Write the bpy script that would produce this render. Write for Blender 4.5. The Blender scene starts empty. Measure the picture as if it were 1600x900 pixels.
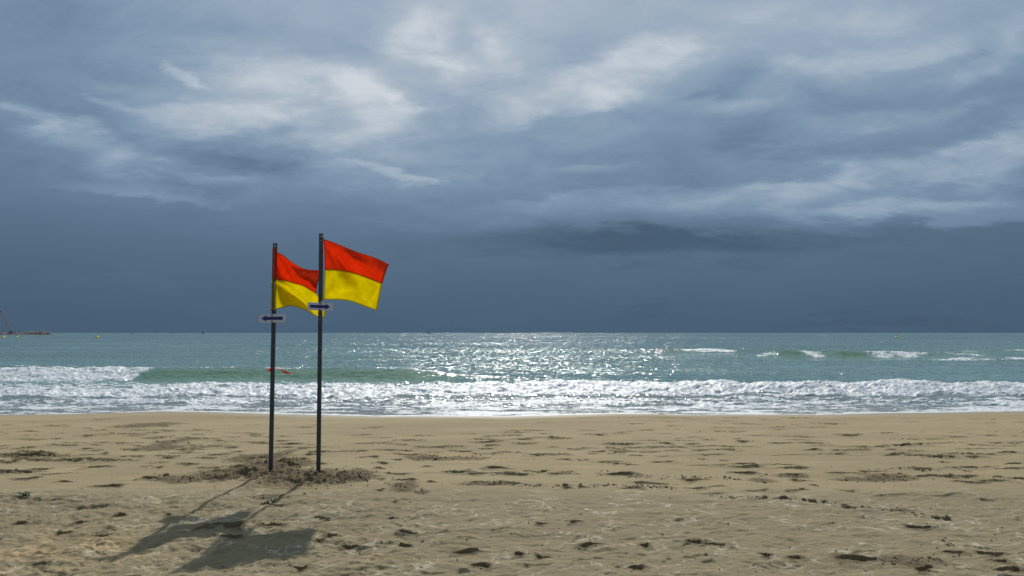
import bpy, bmesh, math, random
import numpy as np
from mathutils import Vector, Matrix

# ------------------------------------------------------------------ camera
scene = bpy.context.scene
col = scene.collection
R = math.radians
F = 1600 * 24 / 36.0
PITCH = math.atan(70 / F)
CZ = 1.8
cam_d = bpy.data.cameras.new('camera'); cam = bpy.data.objects.new('camera', cam_d); col.objects.link(cam)
cam_d.lens = 24; cam_d.sensor_width = 36; cam_d.clip_start = 0.05; cam_d.clip_end = 80000
cam.location = (0, 0, CZ); cam.rotation_euler = (R(90) + PITCH, 0, 0)
scene.camera = cam

def ray(px, py):
    a = (px - 800) / F; b = (450 - py) / F
    return (a, math.cos(PITCH) - b * math.sin(PITCH), math.sin(PITCH) + b * math.cos(PITCH))
def at(px, py, Y):                      # point at distance Y down the beach
    d = ray(px, py); s = Y / d[1]
    return Vector((d[0] * s, Y, CZ + d[2] * s))
def azel(px, py):                       # sky direction
    d = ray(px, py)
    return math.atan2(d[0], d[1]), math.atan2(d[2], math.hypot(d[0], d[1]))

# ------------------------------------------------------------------ sun and exposure
SUN_EL, SUN_AZ = R(41.0), R(1.2)
sd = Vector((math.sin(SUN_AZ) * math.cos(SUN_EL), math.cos(SUN_AZ) * math.cos(SUN_EL), math.sin(SUN_EL)))
sun_d = bpy.data.lights.new('sun', 'SUN'); sun = bpy.data.objects.new('sun', sun_d); col.objects.link(sun)
sun_d.energy = 3.3; sun_d.angle = R(0.8); sun_d.color = (1.0, 0.955, 0.88)
sun.rotation_euler = sd.to_track_quat('Z', 'Y').to_euler(); sun.location = (0, 20, 30)
scene.view_settings.view_transform = 'Standard'; scene.view_settings.look = 'None'
scene.view_settings.exposure = 0; scene.view_settings.gamma = 1
scene.render.film_transparent = False
scene.cycles.max_bounces = 6
scene.cycles.sample_clamp_indirect = 4

# ------------------------------------------------------------------ node helper
class NT:
    def __init__(s, tree): s.t = tree; s.n = tree.nodes; s.l = tree.links
    def node(s, typ, **kw):
        n = s.n.new(typ)
        for k, v in kw.items(): setattr(n, k, v)
        return n
    def put(s, sock, v):
        if v is None: return
        if isinstance(v, bpy.types.NodeSocket): s.l.new(v, sock)
        else: sock.default_value = v
    def m(s, op, a, b=None, c=None, clamp=False):
        n = s.node('ShaderNodeMath', operation=op, use_clamp=clamp)
        s.put(n.inputs[0], a); s.put(n.inputs[1], b); s.put(n.inputs[2], c)
        return n.outputs[0]
    def v(s, op, a, b=None, scale=None):
        n = s.node('ShaderNodeVectorMath', operation=op)
        s.put(n.inputs[0], a)
        if b is not None: s.put(n.inputs[1], b)
        if scale is not None: s.put(n.inputs['Scale'], scale)
        return n.outputs['Value'] if op in ('LENGTH', 'DOT_PRODUCT', 'DISTANCE') else n.outputs[0]
    def xyz(s, a):
        n = s.node('ShaderNodeSeparateXYZ'); s.put(n.inputs[0], a); return n.outputs
    def comb(s, x, y, z=0.0):
        n = s.node('ShaderNodeCombineXYZ'); s.put(n.inputs[0], x); s.put(n.inputs[1], y); s.put(n.inputs[2], z); return n.outputs[0]
    def noise(s, vec, scale, detail=4, rough=0.5, dist=0.0, out=0, lac=2.0):
        n = s.node('ShaderNodeTexNoise'); s.put(n.inputs['Vector'], vec)
        n.inputs['Scale'].default_value = scale; n.inputs['Detail'].default_value = detail
        n.inputs['Roughness'].default_value = rough; n.inputs['Distortion'].default_value = dist
        n.inputs['Lacunarity'].default_value = lac
        return n.outputs[out]
    def ss(s, v, a, b, lo=0.0, hi=1.0):
        n = s.node('ShaderNodeMapRange', interpolation_type='SMOOTHSTEP')
        s.put(n.inputs[0], v); s.put(n.inputs[1], a); s.put(n.inputs[2], b); s.put(n.inputs[3], lo); s.put(n.inputs[4], hi)
        return n.outputs[0]
    def mix(s, f, a, b):
        n = s.node('ShaderNodeMix', data_type='RGBA'); s.put(n.inputs[0], f)
        s.put(n.inputs[6], a if isinstance(a, bpy.types.NodeSocket) else (*a, 1)); s.put(n.inputs[7], b if isinstance(b, bpy.types.NodeSocket) else (*b, 1))
        return n.outputs[2]
    def ramp(s, v, stops):
        n = s.node('ShaderNodeValToRGB'); s.put(n.inputs[0], v); e = n.color_ramp.elements
        while len(e) < len(stops): e.new(0.5)
        for k, (p, c) in enumerate(stops): e[k].position = p; e[k].color = (*c, 1)
        return n.outputs[0]
    def attr(s, name):
        n = s.node('ShaderNodeAttribute', attribute_name=name); return n.outputs['Fac']

# ------------------------------------------------------------------ sky: clouds by direction
world = bpy.data.worlds.new('World'); scene.world = world; world.use_nodes = True
W = NT(world.node_tree); world.node_tree.nodes.clear()
def build_sky():
    tc = W.node('ShaderNodeTexCoord').outputs['Generated']
    x, y, z = W.xyz(tc)
    az = W.m('ARCTAN2', x, y); el = W.m('ARCSINE', z)
    p = W.comb(az, el)
    # stretched coordinates so that the noise flattens towards the horizon as a cloud deck does
    zz = W.m('ADD', W.m('MAXIMUM', z, 0.0), 0.22)
    deck = W.comb(W.m('DIVIDE', x, zz), W.m('DIVIDE', y, zz), 0.0)
    w1 = W.v('SUBTRACT', W.noise(deck, 1.3, 2, 0.5, out=1), (0.5, 0.5, 0.5))
    w2 = W.v('SUBTRACT', W.noise(W.v('MULTIPLY', deck, (.7, 1, 1)), 4.0, 8, 0.62, out=1), (0.5, 0.5, 0.5))
    warp = W.v('ADD', W.v('MULTIPLY', w1, (0.09, 0.04, 0)), W.v('MULTIPLY', w2, (0.21, 0.08, 0)))
    q = W.v('ADD', p, warp)
    # cx, cy, rx, ry, tilt (deg, clockwise down to the right), amplitude, core, top sharpness, bottom sharpness
    blobs = [
        (760, 40, 620, 300, 0, .10, .0, 1, 1), (520, 210, 420, 120, 4, .06, .0, 1, 1),
        (470, 170, 330, 120, 5, .17, .0, 1.4, 1), (450, 112, 150, 46, 5, .18, .25, 2.2, 1), (350, 178, 150, 44, -8, .20, .15, 2.4, 1), (575, 170, 105, 62, 14, .19, .25, 1, 1.6),
        (630, 172, 42, 20, 10, .12, .2, 1, 1), (310, 116, 40, 14, 20, .20, .3, 1.5, 1), (135, 208, 160, 42, 10, .25, .2, 2.2, 1), (40, 182, 80, 14, 10, .12, .2, 1.5, 1), (205, 166, 60, 9, 4, .10, .2, 1.5, 1),
        (415, 244, 150, 40, 0, -.20, .1, 1, 1), (510, 262, 110, 34, 10, .10, .1, 2, 1), (625, 268, 85, 17, 6, .16, .2, 2.5, 1), (235, 300, 150, 16, 3, .12, .2, 1, 2.5), (330, 276, 90, 16, 6, .12, .2, 2.5, 1), (215, 268, 70, 18, 8, .10, .2, 2.5, 1),
        (720, 75, 190, 105, -10, .15, .1, 1, 1), (640, 45, 90, 50, -40, .18, .2, 1, 1), (700, 110, 60, 30, 30, .10, .1, 1, 1), (770, 70, 90, 24, 40, .10, .1, 1, 1), (740, 125, 130, 40, 20, .08, .1, 1, 1), (540, 215, 60, 26, -35, .08, .1, 1, 1), (480, 140, 60, 10, 15, -.08, .1, 1, 1),
        (885, 165, 150, 62, -12, .25, .3, 1.2, 2.6), (1005, 92, 125, 42, -10, .26, .3, 1.6, 1.4), (960, 150, 110, 40, 0, .10, .2, 1, 2), (950, 124, 64, 16, -8, -.15, .1, 1, 1), (850, 170, 60, 14, 0, -.06, 0, 1, 1),
        (1105, 140, 100, 34, -20, -.09, .2, 1, 1), (1130, 158, 120, 22, 4, .16, .2, 2, 1), (1200, 100, 80, 11, 4, .10, .2, 1.5, 1),
        (1330, 60, 420, 95, 8, .13, .0, 1, 1), (1200, 30, 240, 26, 10, .10, .1, 1, 1.6), (1400, 85, 190, 26, 0, .12, .2, 1, 2), (1530, 90, 90, 20, -40, .10, .2, 1, 1), (1340, 178, 180, 24, 2, .07, .1, 2, 1), (1500, 165, 160, 14, -2, .06, .1, 2, 1),
        (1000, 306, 340, 46, -2, .15, .2, 2.8, 1), (1210, 290, 200, 46, -8, .10, .2, 2.6, 1), (1430, 252, 290, 84, -5, .20, .35, 2.6, 1), (1540, 230, 160, 60, -4, .10, .2, 2.6, 1), (1500, 338, 260, 40, 7, .18, .25, 1, 2.4), (920, 264, 90, 12, -4, .12, .2, 2.2, 1),
        (1270, 325, 380, 34, 4, .08, .1, 1, 2), (1330, 300, 130, 18, -4, -.09, .1, 1, 1), (1500, 290, 120, 16, 4, -.09, .1, 1, 1), (1230, 275, 60, 9, -10, -.05, 0, 1, 1),
        (1020, 380, 420, 36, 1, -.12, .1, 1.5, 1), (1010, 374, 220, 16, 0, -.05, 0, 1, 1), (1120, 215, 170, 36, -4, -.09, .1, 1, 1), (1380, 140, 190, 26, 6, -.06, 0, 1, 1),
        (90, 50, 360, 120, 0, -.07, 0, 1, 1), (640, 345, 160, 8, 2, .03, 0, 1, 1),
        (1370, 496, 160, 13, 2, -.04, .6, 1.3, 1), (1460, 511, 170, 8, 3, -.035, .6, 1.3, 1), (1010, 484, 60, 7, 0, -.025, .4, 1, 1), (200, 440, 170, 18, 0, .015, 0, 1, 1),
    ]
    tot = None; brt = None
    for cx, cy, rx, ry, tilt, amp, core, kt, kb in blobs:
        a0, e0 = azel(cx, cy); k = math.cos(math.atan((cx - 800) / F)) ** 2
        mp = W.node('ShaderNodeMapping', vector_type='TEXTURE')
        W.put(mp.inputs[0], q); mp.inputs[1].default_value = (a0, e0, 0); mp.inputs[2].default_value = (0, 0, -R(tilt))
        mp.inputs[3].default_value = (rx / F * k * 1.15, ry / F * 1.15, 1)
        lx, ly, lz = W.xyz(mp.outputs[0])
        L = W.m('SQRT', W.m('ADD', W.m('MULTIPLY', lx, lx), W.m('POWER', W.m('MAXIMUM', W.m('MULTIPLY', ly, kt), W.m('MULTIPLY', ly, -kb)), 2)))
        b = W.ss(L, core, 1.0, amp, 0.0)
        tot = b if tot is None else W.m('ADD', tot, b)
    tot = W.m('MULTIPLY', tot, 0.80)
    # elevation profile: dark slate low, paler overhead
    cr = W.node('ShaderNodeFloatCurve'); W.put(cr.inputs['Value'], W.m('DIVIDE', W.m('MAXIMUM', el, 0.0), R(90)))
    c = cr.mapping.curves[0]
    pts = [(0, .135), (3.0 / 90, .170), (6.5 / 90, .225), (10 / 90, .32), (14 / 90, .40), (20 / 90, .48), (27 / 90, .56), (42 / 90, .66), (60 / 90, .60), (1, .56)]
    c.points[0].location = pts[0]; c.points[1].location = pts[-1]
    for pt in pts[1:-1]: c.points.new(*pt)
    cr.mapping.update()
    base = cr.outputs[0]
    side = W.m('MULTIPLY', W.ss(W.m('ABSOLUTE', az), 0.3, 1.0), -0.03)
    # wispy structure over everything
    fb = W.m('SUBTRACT', W.noise(W.v('ADD', deck, W.v('SCALE', w1, scale=0.8)), 1.6, 8, 0.58), 0.5)
    fine = W.m('SUBTRACT', W.noise(W.v('MULTIPLY', deck, (0.7, 1.0, 1.0)), 6.0, 10, 0.66, 0.5), 0.5)
    hi = W.ss(el, R(5), R(15))
    behind = W.ss(y, 0.5, -0.2)
    wob = W.m('MULTIPLY', fb, W.m('ADD', W.m('MULTIPLY', hi, 0.20), 0.05))
    wob = W.m('ADD', wob, W.m('MULTIPLY', W.m('MULTIPLY', fine, hi), W.m('ADD', 0.17, W.m('MULTIPLY', W.m('MAXIMUM', tot, 0.0), 1.5))))
    wob = W.m('ADD', wob, W.m('MULTIPLY', W.m('MULTIPLY', fb, behind), 0.3))
    fil = W.ss(W.m('ADD', tot, W.m('MULTIPLY', W.m('ADD', fine, fb), .55)), .12, .34, 0.0, .085)
    hol = W.ss(W.m('ADD', tot, W.m('MULTIPLY', W.m('SUBTRACT', fine, fb), .5)), .02, -.14, 0.0, -.05)
    wob = W.m('ADD', wob, W.m('MULTIPLY', W.m('ADD', fil, hol), hi))
    V = W.m('ADD', W.m('ADD', base, side), W.m('ADD', tot, wob), clamp=True)
    colr = W.ramp(V, [(0.0, (.052, .092, .145)), (.14, (.068, .116, .180)), (.28, (.118, .188, .278)), (.45, (.190, .285, .400)), (.62, (.310, .400, .500)), (.80, (.42, .49, .565)), (1.0, (.60, .65, .70))])
    sky = W.node('ShaderNodeTexSky', sky_type='NISHITA'); sky.sun_disc = False
    sky.sun_elevation = SUN_EL; sky.sun_rotation = SUN_AZ; sky.air_density = 1.0; sky.dust_density = 1.0
    lay = W.v('SCALE', colr, scale=10.0)
    clear = W.m('MULTIPLY', W.ss(el, R(6), R(40)), 0.10)
    out = W.mix(clear, lay, sky.outputs[0])
    bg = W.node('ShaderNodeBackground'); W.put(bg.inputs[0], out); bg.inputs[1].default_value = 0.1
    wo = W.node('ShaderNodeOutputWorld'); W.l.new(bg.outputs[0], wo.inputs[0])
build_sky()
world.cycles.sampling_method = 'MANUAL'; world.cycles.sample_map_resolution = 512

# ------------------------------------------------------------------ numpy noise
rng = np.random.default_rng(7); random.seed(11)
_perm = rng.permutation(512).astype(np.int64); _perm = np.concatenate([_perm, _perm, _perm])
_ga = rng.random(512) * 2 * np.pi; _gx, _gy = np.cos(_ga), np.sin(_ga)
def perlin(x, y):
    xi = np.floor(x).astype(np.int64); yi = np.floor(y).astype(np.int64)
    xf = x - xi; yf = y - yi; xi &= 511; yi &= 511
    u = xf * xf * xf * (xf * (xf * 6 - 15) + 10); v = yf * yf * yf * (yf * (yf * 6 - 15) + 10)
    def g(ix, iy, dx, dy):
        h = _perm[_perm[ix & 511] + (iy & 511)]
        return _gx[h] * dx + _gy[h] * dy
    a = g(xi, yi, xf, yf); b = g(xi + 1, yi, xf - 1, yf); c = g(xi, yi + 1, xf, yf - 1); d = g(xi + 1, yi + 1, xf - 1, yf - 1)
    return (a + (b - a) * u) * (1 - v) + (c + (d - c) * u) * v
def fbm(x, y, o=4, r=0.5, seed=0.0):
    t = 0; a = 1.0; f = 1.0
    for k in range(o):
        t = t + a * perlin(x * f + seed + 17.3 * k, y * f - seed * 1.7 + 9.1 * k); a *= r; f *= 2.03
    return t * 1.4
def sst(x, a, b):
    t = np.clip((x - a) / (b - a), 0, 1); return t * t * (3 - 2 * t)

# ------------------------------------------------------------------ object helpers
def tag(o, label=None, cat=None, group=None, kind=None):
    if label: o['label'] = label
    if cat: o['category'] = cat
    if group: o['group'] = group
    if kind: o['kind'] = kind
    return o
def empty(name, loc):
    o = bpy.data.objects.new(name, None); o.location = loc; o.empty_display_size = 0.2; col.objects.link(o); return o
def link(name, bm, mat, parent=None, smooth=False):
    me = bpy.data.meshes.new(name); bm.normal_update(); bm.to_mesh(me); bm.free()
    for m_ in (mat if isinstance(mat, (list, tuple)) else [mat]): me.materials.append(m_)
    if smooth: me.polygons.foreach_set('use_smooth', [True] * len(me.polygons))
    o = bpy.data.objects.new(name, me); col.objects.link(o)
    if parent is not None: o.parent = parent
    return o
def box(bm, c, s, rot=None):
    M = Matrix.Translation(c) @ (rot.to_4x4() if rot else Matrix.Identity(4)) @ Matrix.Diagonal((*s, 1))
    return bmesh.ops.create_cube(bm, size=1, matrix=M)['verts']
def tube(bm, pts, r, n=8, caps=True):
    pts = [Vector(p) for p in pts]; rings = []
    for k, p in enumerate(pts):
        t = (pts[min(k + 1, len(pts) - 1)] - pts[max(k - 1, 0)]).normalized()
        a = t.orthogonal().normalized() if k == 0 else (pa - t * pa.dot(t)).normalized()
        pa = a; b = t.cross(a); rr = r[k] if isinstance(r, (list, tuple)) else r
        rings.append([bm.verts.new(p + (a * math.cos(2 * math.pi * j / n) + b * math.sin(2 * math.pi * j / n)) * rr) for j in range(n)])
    for k in range(len(rings) - 1):
        for j in range(n): bm.faces.new((rings[k][j], rings[k][(j + 1) % n], rings[k + 1][(j + 1) % n], rings[k + 1][j]))
    if caps: bm.faces.new(rings[0][::-1]); bm.faces.new(rings[-1])
def grid_mesh(name, X, Y, Z, mat, attrs=None, smooth=True):
    nr, nc = X.shape
    co = np.stack([X, Y, Z], -1).reshape(-1, 3).astype(np.float32)
    i = np.arange((nr - 1) * (nc - 1)); r_ = i // (nc - 1); c_ = i % (nc - 1); a = r_ * nc + c_
    q = np.stack([a, a + 1, a + nc + 1, a + nc], -1).astype(np.int32)
    me = bpy.data.meshes.new(name); me.vertices.add(len(co)); me.vertices.foreach_set('co', co.ravel())
    me.loops.add(q.size); me.loops.foreach_set('vertex_index', q.ravel())
    me.polygons.add(len(q)); me.polygons.foreach_set('loop_start', np.arange(0, q.size, 4, dtype=np.int32))
    me.polygons.foreach_set('use_smooth', np.full(len(q), smooth))
    me.update(calc_edges=True)
    for k, v in (attrs or {}).items():
        at_ = me.attributes.new(k, 'FLOAT', 'POINT'); at_.data.foreach_set('value', v.astype(np.float32).ravel())
    me.materials.append(mat)
    o = bpy.data.objects.new(name, me); col.objects.link(o); return o
def new_mat(name):
    m_ = bpy.data.materials.new(name); m_.use_nodes = True; t = NT(m_.node_tree)
    return m_, t, m_.node_tree.nodes['Principled BSDF'], m_.node_tree.nodes['Material Output']
def plain(name, c, rough=0.6, metal=0.0, var=0.15, scale=20, bump=0.0):
    m_, t, b, o = new_mat(name)
    P = t.node('ShaderNodeTexCoord').outputs['Object']
    n = t.noise(P, scale, 5, 0.6)
    t.put(b.inputs['Base Color'], t.mix(t.ss(n, .3, .7), tuple(x * (1 - var) for x in c), tuple(min(1, x * (1 + var)) for x in c)))
    b.inputs['Roughness'].default_value = rough; b.inputs['Metallic'].default_value = metal
    if bump:
        bn = t.node('ShaderNodeBump'); bn.inputs['Strength'].default_value = bump; bn.inputs['Distance'].default_value = 0.01
        t.put(bn.inputs['Height'], n); t.put(b.inputs['Normal'], bn.outputs[0])
    return m_

# ------------------------------------------------------------------ beach shape
SEA = -0.60
sh_px = [(-2500, 647), (-600, 649), (0, 648), (120, 647.5), (190, 645), (250, 642.5), (330, 644), (450, 647), (600, 650), (800, 650.5), (900, 648), (960, 646.5), (1080, 648), (1300, 647.5), (1450, 645), (1600, 643), (2300, 647), (4200, 647)]
_sx, _sy = [], []
for px, py in sh_px:
    d = ray(px, py); s = (SEA - CZ) / d[2]; _sx.append(d[0] * s); _sy.append(d[1] * s)
def shore(x): return np.interp(x, _sx, _sy) + 0.25 * perlin(x * 0.35, x * 0 + 3.3)
def base_sand(x, y):
    ys = shore(x)
    t = np.maximum((y - 9.0) / (ys - 9.0), 0)
    z = -0.60 * np.where(t < 1, t ** 1.25, 1 + 1.25 * (t - 1))
    z = np.maximum(z, -4.0)
    z = z + 0.035 * fbm(x * 0.22, y * 0.3, 3, seed=2.0) * sst(y, -5, 3) * (1 - sst(t, .85, 1.0)) + 0.0
    return z
def ground(px, py):                     # where a sight line meets the sand
    d = ray(px, py); z = 0.0
    for _ in range(12):
        s = (z - CZ) / d[2]; z = float(base_sand(np.array([d[0] * s]), np.array([d[1] * s]))[0])
    s = (z - CZ) / d[2]; return d[0] * s, d[1] * s

# ------------------------------------------------------------------ sand sheet
def ucols(n, inner):
    u = np.linspace(-inner, inner, n)
    g = inner * np.cumprod(np.full(22, 1.22))
    return np.concatenate([-g[::-1], u, g])
u = ucols(1040, 0.80)
s_near = 1 / np.interp(np.linspace(0, 1, 620), [0, .55, 1], [1 / 4.55, 1 / 8.6, 1 / 22.0])
ya = np.concatenate([np.array([-300, -150, -80, -40, -20, -10, -5, -2, 0, 1.5, 2.8, 3.6, 4.1]), s_near, np.array([24, 28, 35, 50, 80, 150, 400, 1500, 8000, 45000.])])
Yg = np.repeat(ya[:, None], len(u), 1); Xg = u[None, :] * np.maximum(Yg, 4.5)
Xg = np.where(Yg < 4.0, u[None, :] * (4.5 + np.maximum(0, -Yg) * 0.6), Xg)
Zg = base_sand(Xg, Yg)
near = (Yg > 3.5) & (Yg < 23)
r0, r1 = 11, 13 + 620
sl = slice(r0, r1)
X, Y = Xg[sl], Yg[sl]; H = np.zeros_like(X); DUG_SHADE = np.zeros_like(X); DRY = np.zeros_like(X)
bf = 1 - sst(Y, 7.3, 8.3)               # trampled foreground strip
fade_sh = 1 - sst(Y, 17.5, 19.3)
H += 0.010 * fbm(X * 0.9, Y * 2.2, 4, seed=5) * (0.35 + 0.65 * fade_sh)
H += 0.004 * fbm(X * 3.0, Y * 7.0, 3, seed=8) * fade_sh
rough_l = sst(-X, -0.5, 2.0) * 0.7 + 0.45
n1 = fbm(X * 2.3, Y * 3.0, 4, seed=14)
H += bf * rough_l * (0.024 * n1 + 0.020 * (np.abs(fbm(X * 5, Y * 6, 4, seed=21)) - .25))
H += bf * sst(X, -1.5, 1.5) * 0.012 * np.abs(fbm(X * 3.5, Y * 6, 4, seed=31))
H += 0.03 * sst(Y, 8.6, 8.0) * 0      # no hard step

def stamp(x, y, lx, ly, ang, d, far=0.45, rim=0.18, lump=0.0):
    """a pit: gentle on the near side, steep on the far side"""
    ra = max(lx, ly) * 2.2
    rr0, rr1 = np.searchsorted(Y[:, 0], [y - ra, y + ra])
    if rr1 <= rr0 + 1: return
    yy = Y[rr0, 0]; yy = max(yy, 4.5)
    ua, ub = (x - ra) / yy, (x + ra) / max(Y[min(rr1, len(Y) - 1), 0], 4.5)
    ua, ub = min(ua, (x - ra) / max(Y[min(rr1, len(Y) - 1), 0], 4.5)), max(ub, (x + ra) / yy)
    c0, c1 = np.searchsorted(u, [ua, ub])
    if c1 <= c0 + 1: return
    w = (slice(rr0, rr1), slice(c0, c1)); dx = X[w] - x; dy = Y[w] - y
    ca, sa = math.cos(ang), math.sin(ang)
    a = (dx * ca + dy * sa) / lx; b = (-dx * sa + dy * ca) / ly
    b = b + 0.45 * np.sin(a * 2.2 + x * 7); b = np.where(b > 0, b * 1.0, b * 0.75)
    e = 0.38 * perlin(X[w] * (1.3 / lx) + x * 9, Y[w] * (0.8 / ly)) + .25 * perlin(X[w] * 13 + x, Y[w] * 15)
    b = b * (1 + .55 * np.clip(a, -1, 1.2) * (1 if math.sin(x * 31) > 0 else -1))
    r = np.sqrt(a * a + b * b) + e
    hard = np.where(b > 0, 0.80, far)
    pit = 1 - np.clip((r - hard) / (1.0 - hard), 0, 1); pit = pit * pit * (3 - 2 * pit)
    ring = np.exp(-((r - 1.22) / 0.22) ** 2)
    H[w] += -d * pit + d * rim * ring
    if lump: DUG_SHADE[w] = np.maximum(DUG_SHADE[w], lump * np.exp(-(r / 1.6) ** 4))  # shade inside the pit, painted as darker sand colour
# prints one can pick out in the photograph: px, py, width in px, tilt, depth
prints = [(637,834,30,.3,.05),(633,852,17,0,.05),(614,808,14,-.2,.05),(733,862,46,-.08,.05),(812,867,15,.2,.05),(848,870,22,.2,.04),(923,852,36,-.35,.06),(1006,852,16,.1,.05),(1081,848,26,.1,.04),
(750,885,26,.1,.03),(994,888,25,.1,.03),(847,819,16,0,.03),(901,817,20,0,.03),(633,750,30,.15,.04),(675,753,12,0,.04),(703,737,20,0,.04),(727,736,14,0,.05),(778,732,36,.15,.04),(831,736,20,0,.05),
(856,736,14,0,.04),(880,718,20,.1,.05),(967,725,16,.1,.05),(987,726,16,.1,.04),(969,741,45,.05,.035),(730,678,20,0,.05),(769,682,22,.1,.05),(756,691,35,.05,.05),(816,686,26,-.1,.045),(875,685,30,-.05,.05),
(928,679,30,-.05,.04),(975,694,40,0,.05),(1034,693,25,-.05,.05),(1084,694,22,0,.05),(1061,686,7,0,.06),(975,677,20,0,.04),(622,695,25,-.05,.04),(672,712,20,0,.05),(669,729,12,0,.06),(888,762,15,0,.04),
(912,761,14,0,.04),(988,763,30,0,.03),(1087,763,25,0,.03),(1087,751,32,.02,.04),(1197,869,17,.1,.05),(1242,874,26,.15,.04),(1337,873,60,.03,.03),(1437,827,40,.25,.055),(1487,864,30,.15,.03),(1550,867,42,.15,.03),
(1562,879,26,.2,.04),(1578,891,42,-.1,.05),(1444,888,28,.2,.04),(1459,715,26,.2,.05),(1478,723,13,0,.05),(1511,736,11,0,.05),(1469,745,34,-.04,.04),(1522,754,42,.05,.045),(1558,746,14,0,.05),(1587,748,18,.05,.04),
(1164,725,22,.2,.04),(1159,739,38,0,.04),(1251,751,26,.05,.05),(1237,742,30,0,.04),(1270,758,10,0,.04),(1253,764,10,0,.04),(1333,793,27,.3,.03),(1119,851,34,.1,.03),(1166,690,26,-.05,.05),(1330,680,32,-.1,.05),
(1397,696,32,.1,.045),(1450,693,24,0,.05),(1528,696,28,.03,.05),(1590,693,22,0,.05),(1270,703,20,-.05,.04),(1108,688,18,-.1,.05),(48,674,25,0,.05),(94,677,13,0,.05),(149,673,22,-.1,.05),(133,681,25,0,.04),
(183,692,17,0,.05),(37,706,13,0,.05),(9,712,22,.1,.07),(27,718,18,0,.06),(82,710,12,0,.05),(111,718,20,.1,.055),(155,730,38,-.08,.05),(165,708,14,0,.04),(227,730,11,0,.05),(247,731,11,0,.05),(290,726,25,0,.05),
(237,748,30,-.25,.07),(38,748,34,0,.045),(104,753,26,.05,.05),(165,760,46,-.08,.05),(23,738,30,-.1,.05),(60,734,28,0,.04),(263,716,14,0,.06),(240,685,26,0,.06),(241,676,18,0,.05),(58,883,30,-.2,.05),
(189,807,18,0,.04),(130,818,26,0,.04),(100,834,22,0,.04),(159,838,32,-.05,.04),(35,817,20,0,.04),(267,805,16,0,.04),(319,797,22,0,.05),(432,789,16,-.2,.03),(500,808,26,0,.03),(513,812,16,0,.03),(355,822,44,-.2,.06),
(425,822,34,-.2,.07),(357,840,34,0,.07),(322,826,26,-.2,.05),(500,846,18,0,.05),(520,837,20,0,.05),(548,854,26,.1,.05),(470,887,22,.1,.04),(455,720,14,0,.05),(475,717,12,0,.05),(573,749,12,.1,.04),
(595,732,16,0,.04),(612,741,12,0,.05),(593,749,14,0,.05),(593,766,10,0,.05),(614,784,12,.1,.06),(620,719,14,0,.04),(633,704,18,-.05,.04)]
for px, py, w, tl, d in prints:
    x, y = ground(px, py); m = w / F * y
    stamp(x, y, m / 2, min(max(m * 0.17, .032), .065) * (1 + .3 * float(sst(np.array(y), 8, 14))), -tl * 0.4, d * (1.15 if y < 8.5 else 1.6), lump=0.8)
# other prints on the smooth sand above them, wandering in trails
for k in range(46):
    py = random.uniform(654, 762) if random.random() < .93 else random.uniform(762, 800); px = random.uniform(-60, 1660)
    st = random.uniform(34, 80); sg = random.choice((-1, 1)); dr = random.uniform(-.12, .12)
    for j in range(random.randint(2, 9)):
        x, y = ground(px, min(max(py, 653), 890)); far = sst(np.array(y), 8, 16)
        m = random.uniform(.08, .24) * (1 + .4 * float(far))
        stamp(x, y, m, random.uniform(.035, .06) * (1 + .5 * float(far)), random.uniform(-.25, .25), random.uniform(.035, .08) if y > 8.3 else random.uniform(.012, .025), lump=0.5)
        px += sg * st * random.uniform(.6, 1.3); py += st * dr * random.uniform(0, 1.6)
for k in range(140):
    px, py = random.uniform(-40, 1640), 652 + 60 * random.random() ** 1.2
    x, y = ground(px, py); stamp(x, y, random.uniform(.10, .34), random.uniform(.035, .07), random.uniform(-.15, .15), random.uniform(.03, .08), lump=.5)
for k in range(150):                    # shallow dents in the foreground
    px, py = random.uniform(-40, 1640) * (.75 if k % 2 else 1), random.uniform(790, 905)
    x, y = ground(px, py); stamp(x, y, random.uniform(.05, .18), random.uniform(.03, .07), random.uniform(-.7, .7), random.uniform(.005, .014), far=.1)
# dug-over ground round the two poles and other heaps: px, py, rx, ry (px), height, roughness
heaps = [(423,729,62,13,.035,.085),(470,745,75,14,.03,.08),(505,748,70,11,.03,.075),(355,742,60,9,.02,.06),(560,742,32,9,.02,.055),(290,748,60,6,.008,.045),(400,715,46,7,.02,.055),(448,706,18,4,.05,.03),(452,722,20,6,.04,.05),
(425,739,14,5,.05,.04),(499,745,15,5,.05,.04),(1390,745,45,6,.035,.05),(1360,749,60,5,.01,.035),(1190,751,26,5,.04,.045),(1235,743,30,4,.02,.04),(662,716,34,4,.02,.05),(715,716,60,4,.01,.035),(632,760,26,8,.0,.05),(660,768,14,4,.03,.04),
(230,664,50,5,.015,.04),(250,700,40,7,.01,.04),(45,712,70,4,.01,.05),(25,738,40,4,.01,.04),(1410,797,20,4,.02,.04),(270,690,24,8,.0,.04),(420,775,36,4,.01,.03),(1430,877,60,10,.0,.03),(775,756,70,2.5,.004,.035)]
lumpn = fbm(X * 4.0, Y * 3.4, 4, r=0.56, seed=44); lumpf = np.abs(fbm(X * 8, Y * 7, 4, r=.68, seed=66)) * 1.2 - .3
for px, py, rx, ry, hh, ro in heaps:
    x, y = ground(px, py); mx = rx / F * y; _, y2 = ground(px, py - ry); my = max(y2 - y, .07)
    g = np.exp(-(((X - x) / mx) ** 2 + ((Y - y) / my) ** 2) ** 1.6 * (1 + 0.8 * fbm(X * 2.5, Y * 2, 2, seed=px)))
    g = np.clip(g, 0, 1)
    H += g * (hh * .12 + ro * 0.42 * lumpn + ro * .28 * lumpf - .006) ; DUG_SHADE = np.maximum(DUG_SHADE, g * (0.6 + 0.4 * min(1, ro / .07)))
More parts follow.
